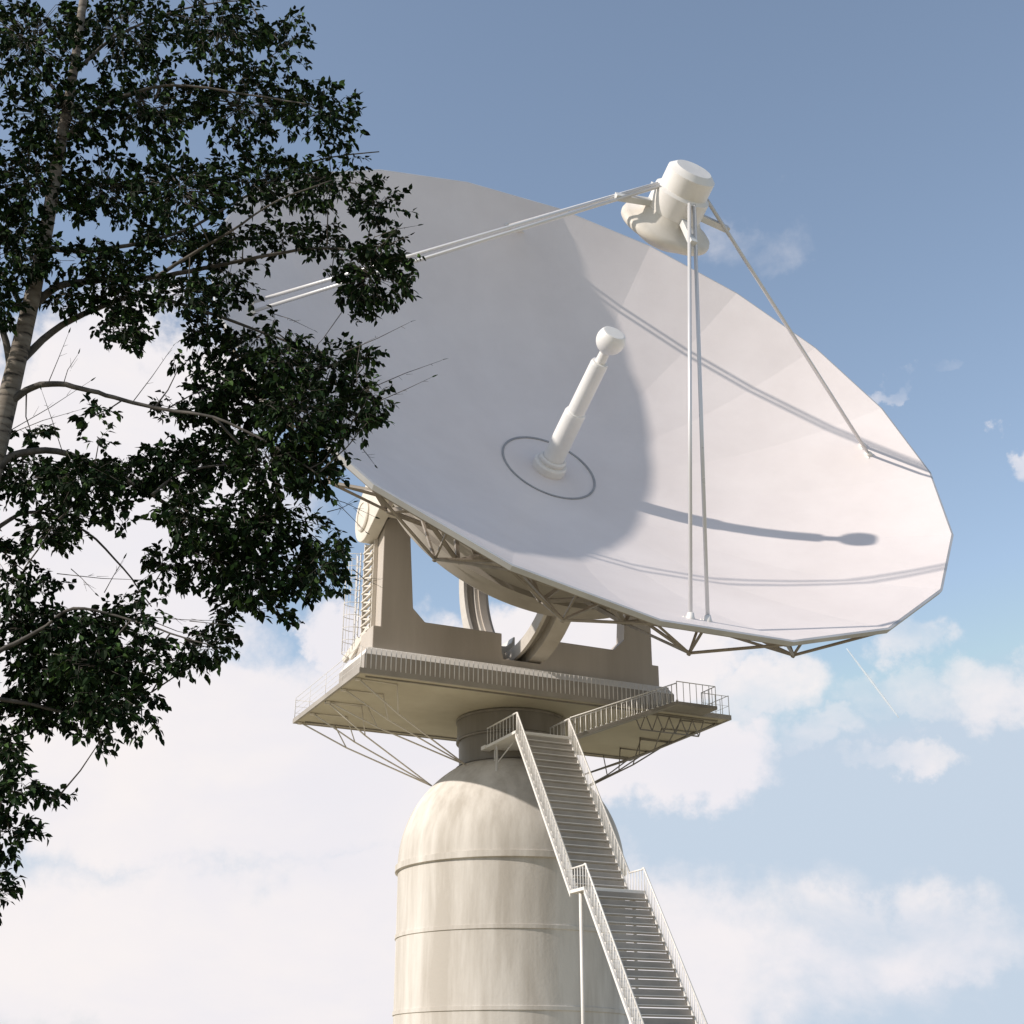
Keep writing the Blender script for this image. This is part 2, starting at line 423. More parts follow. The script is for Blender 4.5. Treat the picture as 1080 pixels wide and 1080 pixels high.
def railing(pts, name_parent, mat, spacing, zt, wires=0, r=0.02, toprail=True, o=TO, nm='railing', pr=0.022):
    b = SB(o)
    for i in range(len(pts)-1):
        p = Vector(pts[i]); q = Vector(pts[i+1]); L = (q-p).length; n = max(1, round(L/spacing))
        for k in range(n+(1 if i == len(pts)-2 else 0)):
            c_ = p.lerp(q, k/n); b.tube([c_, c_ + Vector((0, 0, zt))], pr, 6)
        if toprail: b.tube([p + Vector((0, 0, zt)), q + Vector((0, 0, zt))], r, 8)
        for w in range(wires):
            z = zt*(w+1)/(wires+1); b.tube([p + Vector((0, 0, z)), q + Vector((0, 0, z))], 0.012, 5)
    return b.build(nm, mat, name_parent)
railing([(0.05, 0.03, 0.22), (18.5, 0.03, 0.22)], tel, M['white'], 0.285, 1.2, 0, 0.012, pr=0.025)
railing([(0.03, 0.05, 0.22), (0.03, PD-0.05, 0.22)], tel, M['white'], 3.0, 1.3, 3, 0.015, pr=0.014)
railing([(PW-0.03, 0.05, 0.22), (PW-0.03, PD-0.05, 0.22)], tel, M['white'], 0.9, 1.25, 1, 0.022, pr=0.02)
railing([(0.05, PD-0.03, 0.22), (PW-0.05, PD-0.03, 0.22)], tel, M['white'], 1.5, 1.2, 2, 0.02, pr=0.016)
railing([(21.4, 0.03, 0.22), (PW-0.05, 0.03, 0.22)], tel, M['white'], 0.5, 1.2, 1, 0.022, pr=0.02)

# drum under the platform
b = SB(TO)
b.lathe([(3.22, 0.0), (3.22, -1.25), (3.12, -1.32), (3.08, -2.86), (3.3, -2.95)], lambda x, y, h: Vector((CX+x, CY+y, h)), 72)
drum = b.build('azimuth_drum', M['drum'], tel)
b = SB(TO)
b.lathe([(3.24, -0.06), (3.30, -0.06), (3.30, -0.18), (3.24, -0.18)], lambda x, y, h: Vector((CX+x, CY+y, h)), 72, closed=True)
b.lathe([(3.10, -1.30), (3.27, -1.30), (3.27, -1.40), (3.10, -1.40)], lambda x, y, h: Vector((CX+x, CY+y, h)), 72, closed=True)
b.build('drum_flange', M['dark'], drum)

# trussed rods bracing the platform overhang
Q1 = (7.30, 7.6, -3.95); Q2 = (8.05, 4.35, -3.30)
ends = [(0.3, 1.15), (0.3, 3.5), (0.3, 6.3), (0.3, 9.2), (0.3, 11.6)]
for sx in (-1, 1):
    for i, (ex, ey) in enumerate(ends):
        fx = lambda p: p if sx < 0 else (PW - p[0], p[1], p[2])
        for q in ([Q2] if i < 2 else ([Q2, Q1] if i == 2 else [Q1])):
            b = SB(TO); E_ = Vector((ex, ey + (0.12 if q is Q1 and i == 2 else 0), 0.0)); q = Vector(q)
            d = (q - E_); K = E_ + d*0.36 + Vector((0, 0, -0.18)); Tt = Vector((E_.x + d.x*0.30, E_.y + d.y*0.06, 0.0))
            b.tube([fx(E_), fx(K), fx(q)], 0.045, 8); b.tube([fx(K), fx(Tt)], 0.035, 8); b.tube([fx(E_ - Vector((0, 0, 0.03))), fx(Tt - Vector((0, 0, 0.03)))], 0.035, 8)
            b.box(tuple(min(a_, b_) for a_, b_ in zip(fx(E_ - Vector((.12, .1, .12))), fx(E_ + Vector((.12, .1, .0))))),
                  tuple(max(a_, b_) for a_, b_ in zip(fx(E_ - Vector((.12, .1, .12))), fx(E_ + Vector((.12, .1, .0))))))
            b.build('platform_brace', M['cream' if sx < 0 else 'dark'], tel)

# ================================================================== ROUND BUILDING
bld, BO = root_at('round_building', CX, CY, ZG)
tag(bld, 'round white tower building with a domed roof carrying the telescope drum', 'building')
b = SB(BO); pr = []
ZC, RS = -8.6, 6.5
a0 = math.asin(3.0/RS)
for i in range(25):
    a = a0 + (math.pi/2 - a0)*i/24; pr.append((RS*math.sin(a), ZC + RS*math.cos(a)))
b.slathe(pr, lambda x, y, h: Vector((CX+x, CY+y, h)), 96)
dome = b.build('dome_roof', M['concrete'], bld)
b = SB(BO)
b.lathe([(RS-0.02, ZC+0.02), (RS+0.14, ZC-0.02), (RS+0.14, ZC-0.35), (RS-0.03, ZC-0.40), (RS-0.03, ZG+1.0), (RS+0.12, ZG+0.9), (RS+0.12, ZG-0.3)], lambda x, y, h: Vector((CX+x, CY+y, h)), 96)
wall = b.build('wall', M['concrete'], bld)
for z in (-12.5, -16.5):
    b = SB(BO); b.lathe([(RS-0.04, z+0.12), (RS+0.03, z+0.10), (RS+0.03, z-0.10), (RS-0.04, z-0.12)], lambda x, y, h: Vector((CX+x, CY+y, h)), 96)
    b.build('band', M['concrete'], bld)
# ================================================================== STAIRCASE
LX0, LX1 = 8.80, 12.10; LY0, LY1 = -0.66, 3.35; LZ = -2.5
st, SO = root_at('staircase', (LX0+LX1)/2, -14.2, ZG)
tag(st, 'steep open steel staircase with white handrails climbing to a landing below the platform', 'staircase')
b = SB(SO)
b.box((LX0, LY0, LZ), (LX1, LY1, LZ+0.16)); b.box((LX0-0.06, LY1-0.1, LZ-0.02), (LX0+0.5, LY1+0.45, LZ+0.2))
land = b.build('landing', M['white'], st, bevel=0.015)
RISE, RUN = 0.415, 0.277
def flight(x0, x1, ys, zs, n, y_dir=-1):
    for i in range(n):
        z = zs - RISE*(i+1); y = ys + y_dir*RUN*(i+0.5); s_ = SB(SO)
        s_.box((x0+0.5, y-RUN/2-0.02, z), (x1-0.02, y+RUN/2, z+0.05))
        s_.box((x0+0.5, y+RUN/2-0.045, z+0.052), (x1-0.02 + 0.05*(i%2), y+RUN/2-0.005, z+RISE-0.06))
        stp = s_.build('step', M['hub'], st)
        s_ = SB(SO); s_.box((x0+0.5, y-RUN/2-0.05, z+0.052), (x1-0.02, y-RUN/2+0.03, z+0.085)); s_.build('sunlit_tread_edge', M['white'], stp)  # added white strip paints the sun catching the tread edge
    s_ = SB(SO); L = n
    ya, za = ys, zs; yb, zb = ys + y_dir*RUN*n, zs - RISE*n
    for x in (x0+0.04, x1+0.04):
        s_.add([(x-.05, ya, za+.0), (x+.05, ya, za+.0), (x-.05, yb, zb+.0), (x+.05, yb, zb+.0), (x-.05, ya, za-.24), (x+.05, ya, za-.24), (x-.05, yb, zb-.24), (x+.05, yb, zb-.24)],
               [(0,1,3,2),(4,6,7,5),(0,2,6,4),(1,5,7,3),(0,4,5,1),(2,3,7,6)])
    s_.build('stringer', M['white'], st)
    # saw-tooth brackets inside the left stringer
    s_ = SB(SO)
    for i in range(n):
        z = zs - RISE*(i+1); y = ys + y_dir*RUN*i
        s_.prism([(y, z-0.02), (y, z+RISE*0.86), (y-RUN*0.35, z+RISE*0.86), (y-RUN*0.9, z-0.02)], lambda a, c_: Vector((x0+0.1, a, c_)), lambda a, c_: Vector((x0+0.5, a, c_)))
    s_.build('step_brackets', M['white'], st)
    for x in (x0+0.12, x1+0.02):
        s_ = SB(SO)
        for i in range(n+1):
            y = ys + y_dir*RUN*i; z = zs - RISE*i
            s_.tube([(x, y, z-0.05), (x, y, z+1.12)], 0.022, 6)
            if i < n: s_.tube([(x, y+y_dir*RUN/2, z-RISE/2-0.05), (x, y+y_dir*RUN/2, z-RISE/2+1.12)], 0.014, 6)
        s_.tube([(x, ya+0.12, za+1.17), (x, ya, za+1.15), (x, ya-0.08, za+1.02), (x, yb, zb+1.12)], 0.045, 10)
        s_.build('handrail', M['white'], st)
NS1 = 22
flight(LX0, LX1, LY0, LZ, NS1)
y1 = LY0 - RUN*NS1; z1_ = LZ - RISE*NS1
b = SB(SO); b.box((LX0, y1-1.4, z1_-0.06), (LX1+0.08, y1, z1_+0.1)); b.build('landing', M['white'], st, bevel=0.015)
NS2 = int((z1_ - ZG)/RISE)
flight(LX0, LX1, y1-1.4, z1_, NS2)
for x in (LX0+0.12, LX1+0.02):
    s_ = SB(SO)
    s_.tube([(x, y1, z1_+1.12), (x, y1-1.4, z1_+1.12)], 0.045, 10)
    for i in range(1, 5): s_.tube([(x, y1-1.4*i/5, z1_+.05), (x, y1-1.4*i/5, z1_+1.12)], 0.02, 6)
    s_.build('handrail', M['white'], st)
# top landing rails
for x, ye in ((LX0+0.12, LY1-0.05), (LX1+0.02, LY0+2.35)):
    s_ = SB(SO); n = 9 if x < 10 else 5
    for i in range(n+1):
        y = LY0 + 0.1 + (ye-LY0-0.1)*i/n; s_.tube([(x, y, LZ+.1), (x, y, LZ+1.14)], 0.02, 6)
    s_.tube([(x, LY0+0.1, LZ+1.17), (x, ye, LZ+1.17)], 0.045, 10)
    s_.build('handrail', M['white'], st)
s_ = SB(SO)   # posts and hanging struts
for x in (LX0+0.25, LX1-0.2): s_.tube([(x, 2.3, LZ), (x, 2.3, ZG)], 0.07, 10)
for x in (LX0+0.2, LX1-0.2): s_.tube([(x, y1-0.7, z1_), (x, y1-0.7, ZG)], 0.09, 10)
s_.build('post', M['white'], st)
for x in (LX0+0.55, LX0+2.0):
    s_ = SB(SO); s_.tube([(x, LY1-0.1, LZ), (x, LY1-0.1, LZ-0.75), (x+.05, LY1-0.3, LZ-0.85), (x+0.15, LY0+1.6, LZ)], 0.035, 8)
    s_.build('hanger', M['white'], st)

# ================================================================== GANGWAY
GO_ = (15.5, -1.2, -1.3)
gw = empty('gangway', world(*GO_), PSI)
tag(gw, 'sloping railed gangway rising right from the stair landing to the platform corner', 'gangway')
b = SB(GO_)
G0 = Vector((12.25, -0.55, LZ+0.02)); G1 = Vector((18.65, -1.62, 0.02)); back = Vector((0.1, 1.15, 0))
vs = []
for p in (G0, G1):
    for o_ in (Vector((0, 0, 0)), back):
        for z in (0, 0.2): vs.append(p + o_ + Vector((0, 0, z)))
b.add(vs, [(0,4,5,1), (2,3,7,6), (0,1,3,2), (4,6,7,5), (1,5,7,3), (0,2,6,4)])
b.build('walkway', M['drum'], gw, bevel=0.015)
b = SB(GO_)
b.box((18.62, -1.62, 0.0), (21.35, -0.06, 0.2)); b.build('landing', M['drum'], gw, bevel=0.015)
b = SB(GO_)
for o_ in (Vector((0, 0.05, 0)), back - Vector((0, 0.05, 0))):
    n = 21
    for i in range(n+1):
        p = G0.lerp(G1, i/n) + o_; b.tube([p + Vector((0, 0, .15)), p + Vector((0, 0, 1.22))], 0.026, 6)
        b.box((p.x-.06, p.y-.05, p.z+.2), (p.x+.06, p.y+.05, p.z+.26))
    b.tube([G0 + o_ + Vector((0, 0, 1.25)), G1 + o_ + Vector((0, 0, 1.25))], 0.035, 8)
b.build('handrail', M['white'], gw)
railing([(18.66, -1.58, 0.18), (21.3, -1.58, 0.18), (21.3, -0.08, 0.18)], gw, M['grey'], 0.42, 1.2, 0, 0.028, o=GO_, nm='handrail', pr=0.02)
# lattice truss under the right end
b = SB(GO_)
for y, xs in ((0.9, (17.2, 22.0)),):
    n = 6
    b.bar((xs[0], y, -0.02), (xs[1], y, -0.02), .07); b.bar((xs[0]+.4, y, -1.0), (xs[1]-.4, y, -1.0), .07)
    for i in range(n):
        xa = xs[0] + (xs[1]-xs[0])*i/n; xb = xs[0] + (xs[1]-xs[0])*(i+1)/n; xm = (xa+xb)/2
        b.bar((xa, y, -0.05), (xm, y, -1.0), .05); b.bar((xm, y, -1.0), (xb, y, -0.05), .05)
b.build('lattice_beam', M['dark'], gw)

# ================================================================== TREE
def ray_pt(px, py, dist):
    """point seen at photo position (px,py) at ground distance `dist` from the eye"""
    f = Vector((0, math.cos(PITCH), math.sin(PITCH))); up = Vector((0, -math.sin(PITCH), math.cos(PITCH)))
    d = f + Vector((1, 0, 0))*((px-540)/F_PX) - up*((py-540)/F_PX)
    return Vector((0, 0, EYE)) + d*(dist/d.y)

bark = bpy.data.materials.new('pale_bark'); n, l = nodes_of(bark); bs = n['Principled BSDF']; bs.inputs['Roughness'].default_value = 0.85
tc = n.new('ShaderNodeTexCoord'); mp = n.new('ShaderNodeMapping'); mp.inputs['Scale'].default_value = (2.2, 2.2, 9); l.new(tc.outputs['Object'], mp.inputs['Vector'])
nz = n.new('ShaderNodeTexNoise'); nz.inputs['Scale'].default_value = 1.6; nz.inputs['Detail'].default_value = 8; l.new(mp.outputs['Vector'], nz.inputs['Vector'])
cr = n.new('ShaderNodeValToRGB'); e = cr.color_ramp.elements; e[0].position = 0.34; e[0].color = (0.03, 0.025, 0.02, 1); e[1].position = 0.43; e[1].color = (0.17, 0.14, 0.11, 1)
e2 = cr.color_ramp.elements.new(0.7); e2.color = (0.27, 0.24, 0.20, 1)
l.new(nz.outputs['Fac'], cr.inputs['Fac']); l.new(cr.outputs['Color'], bs.inputs['Base Color'])
bp = n.new('ShaderNodeBump'); bp.inputs['Strength'].default_value = 0.5; bp.inputs['Distance'].default_value = 0.02; l.new(nz.outputs['Fac'], bp.inputs['Height']); l.new(bp.outputs['Normal'], bs.inputs['Normal'])
twigm = paint('twig_bark', (0.05, 0.042, 0.035), (0.10, 0.085, 0.07), rough=0.85, scale=6)

leafm = bpy.data.materials.new('leaf_green'); n, l = nodes_of(leafm); bs = n['Principled BSDF']; bs.inputs['Roughness'].default_value = 0.7; bs.inputs['Specular IOR Level'].default_value = 0.08
gi = n.new('ShaderNodeNewGeometry'); cr = n.new('ShaderNodeValToRGB'); e = cr.color_ramp.elements
e[0].position = 0.0; e[0].color = (0.005, 0.009, 0.004, 1); e[1].position = 1.0; e[1].color = (0.07, 0.125, 0.035, 1)
ee = e.new(0.8); ee.color = (0.014, 0.032, 0.010, 1)
l.new(gi.outputs['Random Per Island'], cr.inputs['Fac']); l.new(cr.outputs['Color'], bs.inputs['Base Color'])

tb = ray_pt(-95, 900, 15.0); tbase = Vector((tb.x-0.35, 15.2, 0))
tree = empty('broadleaf_tree', tbase)
tag(tree, 'dark leafy tree with pale speckled bark reaching in from the left edge', 'tree')
TB_ = tbase
def rel(p): return Vector(p) - TB_

def path(pts, d0, d1, wob=0.03):
    out = []
    n_ = len(pts)
    for i, (x, y) in enumerate(pts):
        dd = d0 + (d1-d0)*i/(n_-1) + rnd.uniform(-.08, .08)
        out.append(ray_pt(x, y, dd))
    # subdivide with catmull
    res = []
    for i in range(len(out)-1):
        p0 = out[max(i-1, 0)]; p1 = out[i]; p2 = out[i+1]; p3 = out[min(i+2, len(out)-1)]
        for k in range(4):
            t = k/4; res.append(0.5*((2*p1) + (p2-p0)*t + (2*p0-5*p1+4*p2-p3)*t*t + (3*p1-p0-3*p2+p3)*t**3))
    res.append(out[-1])
    for i in range(1, len(res)-1): res[i] = res[i] + Vector((rnd.uniform(-1, 1), rnd.uniform(-1, 1), rnd.uniform(-1, 1)))*wob*0.2
    return res
def limb(name, pts, r0, r1, mat=None, parent=tree, n=10):
    b = MB(); m = len(pts); b.tube([rel(p) for p in pts], [r0 + (r1-r0)*(i/(m-1))**0.6 for i in range(m)], n)
    return b.build(name, mat or bark, parent, recalc=False)
tp = path([(-95, 900), (-62, 740), (-30, 590), (-4, 470), (17, 385), (34, 312), (50, 236), (64, 150), (80, 60), (95, -60)], 15.0, 15.3, 0.02)
base_pts = [tbase + Vector((0, 0, -0.2)), tbase + Vector((0.05, 0, 0.8))]
limb('trunk', base_pts + tp, 0.24, 0.05, n=14)
# dark knot on the trunk
kn = MB(); kp = ray_pt(49.5, 270, 15.22)
for i in range(1):
    T = lambda x, y, h: rel(kp) + Vector((x*0.030, -0.088 + h*0.012 - 0.0, y*0.085)) + Vector((y*0.012, 0, 0))
    kn.lathe([(1.35, -1.2), (1.15, 0.4), (0.9, 0.1), (0, -0.6)], T, 20)
kn.build('bark_knot', paint('knot_dark', (0.02, 0.015, 0.012), (0.04, 0.03, 0.025), rough=0.9), tree, recalc=True)

SKEL = []   # points twigs may grow from
brm = paint('branch_bark', (0.045, 0.04, 0.034), (0.12, 0.105, 0.09), rough=0.85, scale=5)
def branch(pts, d0, d1, r0, r1):
    p = path(pts, d0, d1); limb('branch', p, r0, r1, brm); SKEL.extend(p[3:]); return p
branch([(28, 330), (60, 303), (100, 296), (160, 293), (215, 283), (270, 272), (330, 262), (385, 268), (415, 290)], 15.2, 15.7, 0.065, 0.010)
branch([(18, 385), (55, 350), (100, 326), (150, 312), (205, 325), (262, 345), (320, 368), (372, 400)], 15.2, 15.8, 0.06, 0.010)
branch([(10, 425), (35, 408), (62, 405), (95, 412), (130, 422), (175, 432), (225, 440), (285, 468), (335, 500)], 15.1, 14.3, 0.055, 0.010)
branch([(-14, 505), (15, 480), (60, 476), (105, 492), (160, 522), (222, 560), (285, 598), (330, 625)], 15.0, 16.0, 0.065, 0.010)
branch([(50, 262), (90, 264), (150, 256), (205, 238), (262, 205), (330, 170), (400, 160)], 15.3, 15.8, 0.045, 0.008)
branch([(165, 292), (212, 262), (245, 243), (292, 212), (350, 190)], 14.9, 14.2, 0.03, 0.007)
branch([(14, 400), (6, 360), (-6, 320), (-30, 262), (-50, 200)], 15.2, 15.0, 0.06, 0.02)
branch([(28, 335), (10, 300), (-12, 275), (-45, 262)], 15.2, 15.6, 0.045, 0.02)
branch([(-38, 630), (-20, 690), (8, 682), (40, 666), (78, 642), (125, 650), (180, 668), (225, 682)], 15.0, 14.4, 0.045, 0.007)
branch([(-30, 600), (0, 555), (40, 540), (90, 560), (130, 600), (160, 640)], 15.0, 16.2, 0.04, 0.007)
branch([(-60, 740), (-20, 735), (30, 742), (80, 752), (130, 740), (160, 730)], 15.0, 15.3, 0.04, 0.007)
branch([(-75, 800), (-40, 825), (-5, 832), (30, 838), (60, 842)], 15.0, 14.6, 0.035, 0.006)
branch([(64, 150), (110, 110), (180, 90), (260, 100), (330, 110)], 15.3, 14.6, 0.04, 0.008)
branch([(76, 80), (120, 40), (190, 10), (260, 0)], 15.3, 15.9, 0.035, 0.008)
branch([(70, 110), (30, 60), (0, 20), (-30, -20)], 15.3, 15.0, 0.03, 0.01)
branch([(225, 440), (262, 480), (300, 540), (350, 580)], 14.7, 15.3, 0.02, 0.006)
branch([(160, 522), (190, 500), (240, 490), (300, 500), (350, 480)], 14.8, 15.5, 0.02, 0.006)
branch([(105, 492), (90, 520), (60, 550), (40, 580)], 15.0, 14.5, 0.02, 0.006)

# crown clumps: (x, y, rx, ry, weight)
CL = [(20,262,34,36,1.5),(5,320,20,26,1),(85,275,30,16,1),(75,312,32,16,1.1),(128,300,36,34,1.7),(135,346,34,20,1.3),(110,255,14,10,.5),(175,252,38,18,1.4),(215,262,26,20,1.3),
 (200,310,40,20,1.4),(216,352,22,34,1.3),(240,300,26,26,1.0),(190,385,10,10,.3),(195,432,36,18,1.0),(228,410,28,28,1.4),(98,438,20,14,.6),(35,462,26,12,.7),(105,462,14,8,.4),
 (250,250,32,16,1.1),(300,250,36,16,1.1),(345,254,30,18,1.0),(268,278,16,8,.4),(392,292,34,34,1.6),(408,262,26,20,.9),(380,320,22,16,.7),(425,272,16,12,.7),(428,305,12,16,.5),(350,285,14,10,.4),
 (288,338,16,12,.4),(262,372,34,24,1.4),(305,378,34,24,1.4),(350,385,34,24,1.2),(385,378,22,18,.7),(262,425,36,32,1.8),(312,432,40,34,1.8),(362,430,32,30,1.4),(392,415,20,26,.7),(388,445,18,16,.6),
 (30,505,36,26,1.5),(85,505,42,24,1.7),(140,500,40,22,1.5),(185,490,34,28,1.5),(232,480,36,30,1.7),(50,560,34,24,1.0),(20,585,22,22,.8),(75,545,24,22,.8),(120,540,26,18,.7),(15,620,24,22,1.0),(45,618,26,14,.6),
 (285,490,36,32,1.6),(330,495,32,30,1.1),(352,470,20,18,.6),(200,545,34,28,1.3),(172,600,24,26,.9),(220,590,34,30,1.5),(265,550,38,32,1.8),(312,560,28,28,.9),(265,610,38,26,1.3),(310,605,34,26,1.2),(345,595,24,30,.9),(358,580,12,20,.5),(240,640,34,14,.8),(290,640,26,14,.6),
 (30,660,38,24,1.6),(80,665,38,22,1.5),(125,655,26,20,.9),(150,640,26,16,.6),(50,705,46,28,1.9),(105,700,44,26,1.7),(150,695,34,24,1.2),(185,700,20,14,.6),(218,682,28,24,.9),(232,672,16,20,.5),(60,745,48,24,1.6),(110,742,36,20,1.2),(150,735,24,20,.7),(150,765,22,12,.5),(108,778,26,14,.6),(20,750,24,20,1.0),(10,790,20,24,1.0),(22,832,34,14,.9),(60,838,16,6,.3),
 # above and below the part that the photograph shows
 (30,190,50,40,1.5),(110,200,50,36,1.5),(190,200,50,34,1.5),(270,190,50,34,1.3),(350,190,44,34,1.1),(400,215,30,26,.8),(60,120,56,40,1.4),(160,110,56,44,1.4),(260,110,56,44,1.3),(340,120,40,34,1.0),
 (30,40,56,44,1.3),(130,30,56,44,1.3),(230,30,52,40,1.2),(300,50,34,34,.8),(10,880,30,26,.9),(-20,930,34,30,.8),(-40,500,40,60,1.2),(-40,300,40,70,1.2),(-45,700,40,60,1.1),(-40,850,40,50,1.0),(-60,120,50,80,1.2)]
leaf_v = []; leaf_f = []; twig = MB()
def add_leaf(p, d, nrm, L, W):
    s = d.cross(nrm)
    if s.length < 1e-4: return
    s.normalize(); nn = s.cross(d).normalized(); o = len(leaf_v)
    dr = nn * (-L*0.12)
    pts = [p, p + d*(L*.30) + s*(W*.48) + nn*(W*.16), p + d*(L*.62) + s*(W*.40) + nn*(W*.12) + dr*.5, p + d*L + dr,
           p + d*(L*.62) - s*(W*.40) + nn*(W*.12) + dr*.5, p + d*(L*.30) - s*(W*.48) + nn*(W*.16), p + d*(L*.46) + dr*.3]
    leaf_v.extend(tuple(rel(q)) for q in pts)
    leaf_f.extend([(o, o+6, o+1), (o+1, o+6, o+2), (o+2, o+6, o+3), (o+3, o+6, o+4), (o+4, o+6, o+5), (o+5, o+6, o)])
def rv(): return Vector((rnd.gauss(0, 1), rnd.gauss(0, 1), rnd.gauss(0, 1))).normalized()
DENS = 1.85
for (cx_, cy_, rx, ry, w) in CL:
    depth = rnd.uniform(14.3, 15.9); cp = ray_pt(cx_, cy_, depth); mpp = depth/F_PX*1.08
    src = min(SKEL, key=lambda q: (q-cp).length)
    m_ = src.lerp(cp, 0.5) + rv()*0.06
    if (src-cp).length > 0.1: twig.tube([rel(src), rel(m_), rel(cp)], [0.011, 0.008, 0.005], 5, cap=False)
    nt = max(4, int(rx*ry*w*0.030*DENS))
    for k in range(nt):
        while True:
            a, b_, c_ = rnd.uniform(-1, 1), rnd.uniform(-1, 1), rnd.uniform(-1, 1)
            if a*a+b_*b_+c_*c_ < 1: break
        q = ray_pt(cx_ + a*rx*1.12, cy_ + b_*ry*1.12, depth + c_*max(rx, ry)*mpp*1.1)
        out = (q-cp).normalized(); dirn = (out*0.7 + rv()*0.6 + Vector((0.25, 0, -0.25))).normalized()
        L = rnd.uniform(0.14, 0.26); tip = q + dirn*L*0.5; st_ = q - dirn*L*0.5
        if rnd.random() < 0.55: twig.tube([rel(cp.lerp(st_, 0.3)), rel(st_), rel(tip)], [0.0045, 0.0035, 0.0015], 4, cap=False)
        else: twig.tube([rel(st_), rel(tip)], [0.0035, 0.0015], 4, cap=False)
        nl = rnd.randint(7, 11)
        for j in range(nl):
            tt = (j+0.5)/nl; pp = st_.lerp(tip, tt)
            ld = (dirn*0.6 + rv()*0.75 + Vector((0, 0, -0.30))).normalized()
            nn = (Vector((0, 0, 1)) + rv()*0.75).normalized()
            L2 = rnd.uniform(0.072, 0.12); add_leaf(pp + ld*0.012, ld, nn, L2, L2*rnd.uniform(.50, .70))
# bare twigs poking out of the crown
for (x0, y0, x1, y1_, d) in [(385,412,466,380,15.2),(395,425,455,398,15.0),(362,372,432,340,14.7),(380,362,376,410,14.7),(330,520,395,545,15.1),(345,540,372,530,15.0),(335,515,385,560,15.2),(300,545,360,560,15.2),
        (360,330,320,380,14.6),(395,250,440,238,14.6),(410,258,432,248,14.6),(300,365,335,395,15.3),(285,330,330,348,14.9),(50,406,72,352,15.05),(66,408,82,374,15.0),(4,458,95,402,15.1),(4,460,85,432,15.05),
        (66,477,44,412,15.0),(140,424,182,366,15.0),(60,605,160,612,15.2),(110,625,130,590,15.1),(75,600,100,625,15.0),(150,650,245,655,15.1),(160,655,215,672,15.0),(200,655,250,660,15.0),(380,470,395,490,15.1),(372,600,400,618,15.1),(395,265,420,240,14.5)]:
    p = ray_pt(x0, y0, d); q = ray_pt(x1, y1_, d-0.2); m_ = p.lerp(q, .5) + rv()*0.03
    twig.tube([rel(p), rel(m_), rel(q)], [0.006, 0.0045, 0.002], 5)
    for k in range(3):
        a = p.lerp(q, rnd.uniform(.3, .9)); e_ = a + ((q-p).normalized()*0.5 + rv()*0.5)*rnd.uniform(.08, .2); twig.tube([rel(a), rel(e_)], [0.003, 0.0012], 4)
    add_leaf(q, (q-p).normalized(), rv(), 0.09, 0.02)
me = bpy.data.meshes.new('crown'); me.from_pydata(leaf_v, [], leaf_f); me.materials.append(leafm); me.update()
crown = bpy.data.objects.new('crown', me); col.objects.link(crown); crown.parent = tree
twig.build('twigs', twigm, tree, recalc=False)
print('leaves', len(leaf_v)//7)

# ================================================================== GROUND
gm = paint('dry_grass', (0.33, 0.29, 0.19), (0.46, 0.41, 0.29), rough=0.95, scale=0.03, bump=0.4, bscale=1.5, spec=0.1)
b = MB(); b.add([(-9000, -9000, 0), (9000, -9000, 0), (9000, 9000, 0), (-9000, 9000, 0)], [(0, 1, 2, 3)])
tag(b.build('ground', gm), 'dry grass ground around the telescope', 'ground', kind='structure')

# ================================================================== CONTRAIL
cm = bpy.data.materials.new('vapour'); n, l = nodes_of(cm); bs = n['Principled BSDF']; bs.inputs['Base Color'].default_value = (0.92, 0.92, 0.93, 1); bs.inputs['Roughness'].default_value = 1
bs.inputs['Specular IOR Level'].default_value = 0
tc = n.new('ShaderNodeTexCoord'); nz = n.new('ShaderNodeTexNoise'); nz.inputs['Scale'].default_value = 0.02; nz.inputs['Detail'].default_value = 5; l.new(tc.outputs['Object'], nz.inputs['Vector'])
mr = n.new('ShaderNodeMapRange'); mr.inputs['From Min'].default_value = 0.3; mr.inputs['From Max'].default_value = 0.7; mr.inputs['To Min'].default_value = 0.15; mr.inputs['To Max'].default_value = 0.5
l.new(nz.outputs['Fac'], mr.inputs['Value']); l.new(mr.outputs['Result'], bs.inputs['Alpha'])
c0 = ray_pt(893, 684, 9000); c1 = ray_pt(948, 757, 9000); N_ = 24
pts = [c0.lerp(c1, i/N_) - c0 for i in range(N_+1)]
b = MB(); b.tube([p for p in pts], [2.5 + 6.0*math.sin(math.pi*(i+1.2)/(N_+2.4))**0.7 for i in range(N_+1)], 8)
o = b.build('contrail', cm); o.location = c0
tag(o, 'thin white vapour trail slanting down in the blue sky right of the dish', 'contrail')

# ================================================================== LIGHT
sun_dir = Vector((-0.79, -0.34, 0.52)).normalized()      # towards the sun
ld_ = bpy.data.lights.new('sun', 'SUN'); ld_.energy = 4.5; ld_.angle = R_(0.9); ld_.color = (1.0, 0.92, 0.83)
sun = bpy.data.objects.new('sun', ld_); col.objects.link(sun); sun.rotation_euler = sun_dir.to_track_quat('Z', 'Y').to_euler()
sun.location = (-30, -20, 40)

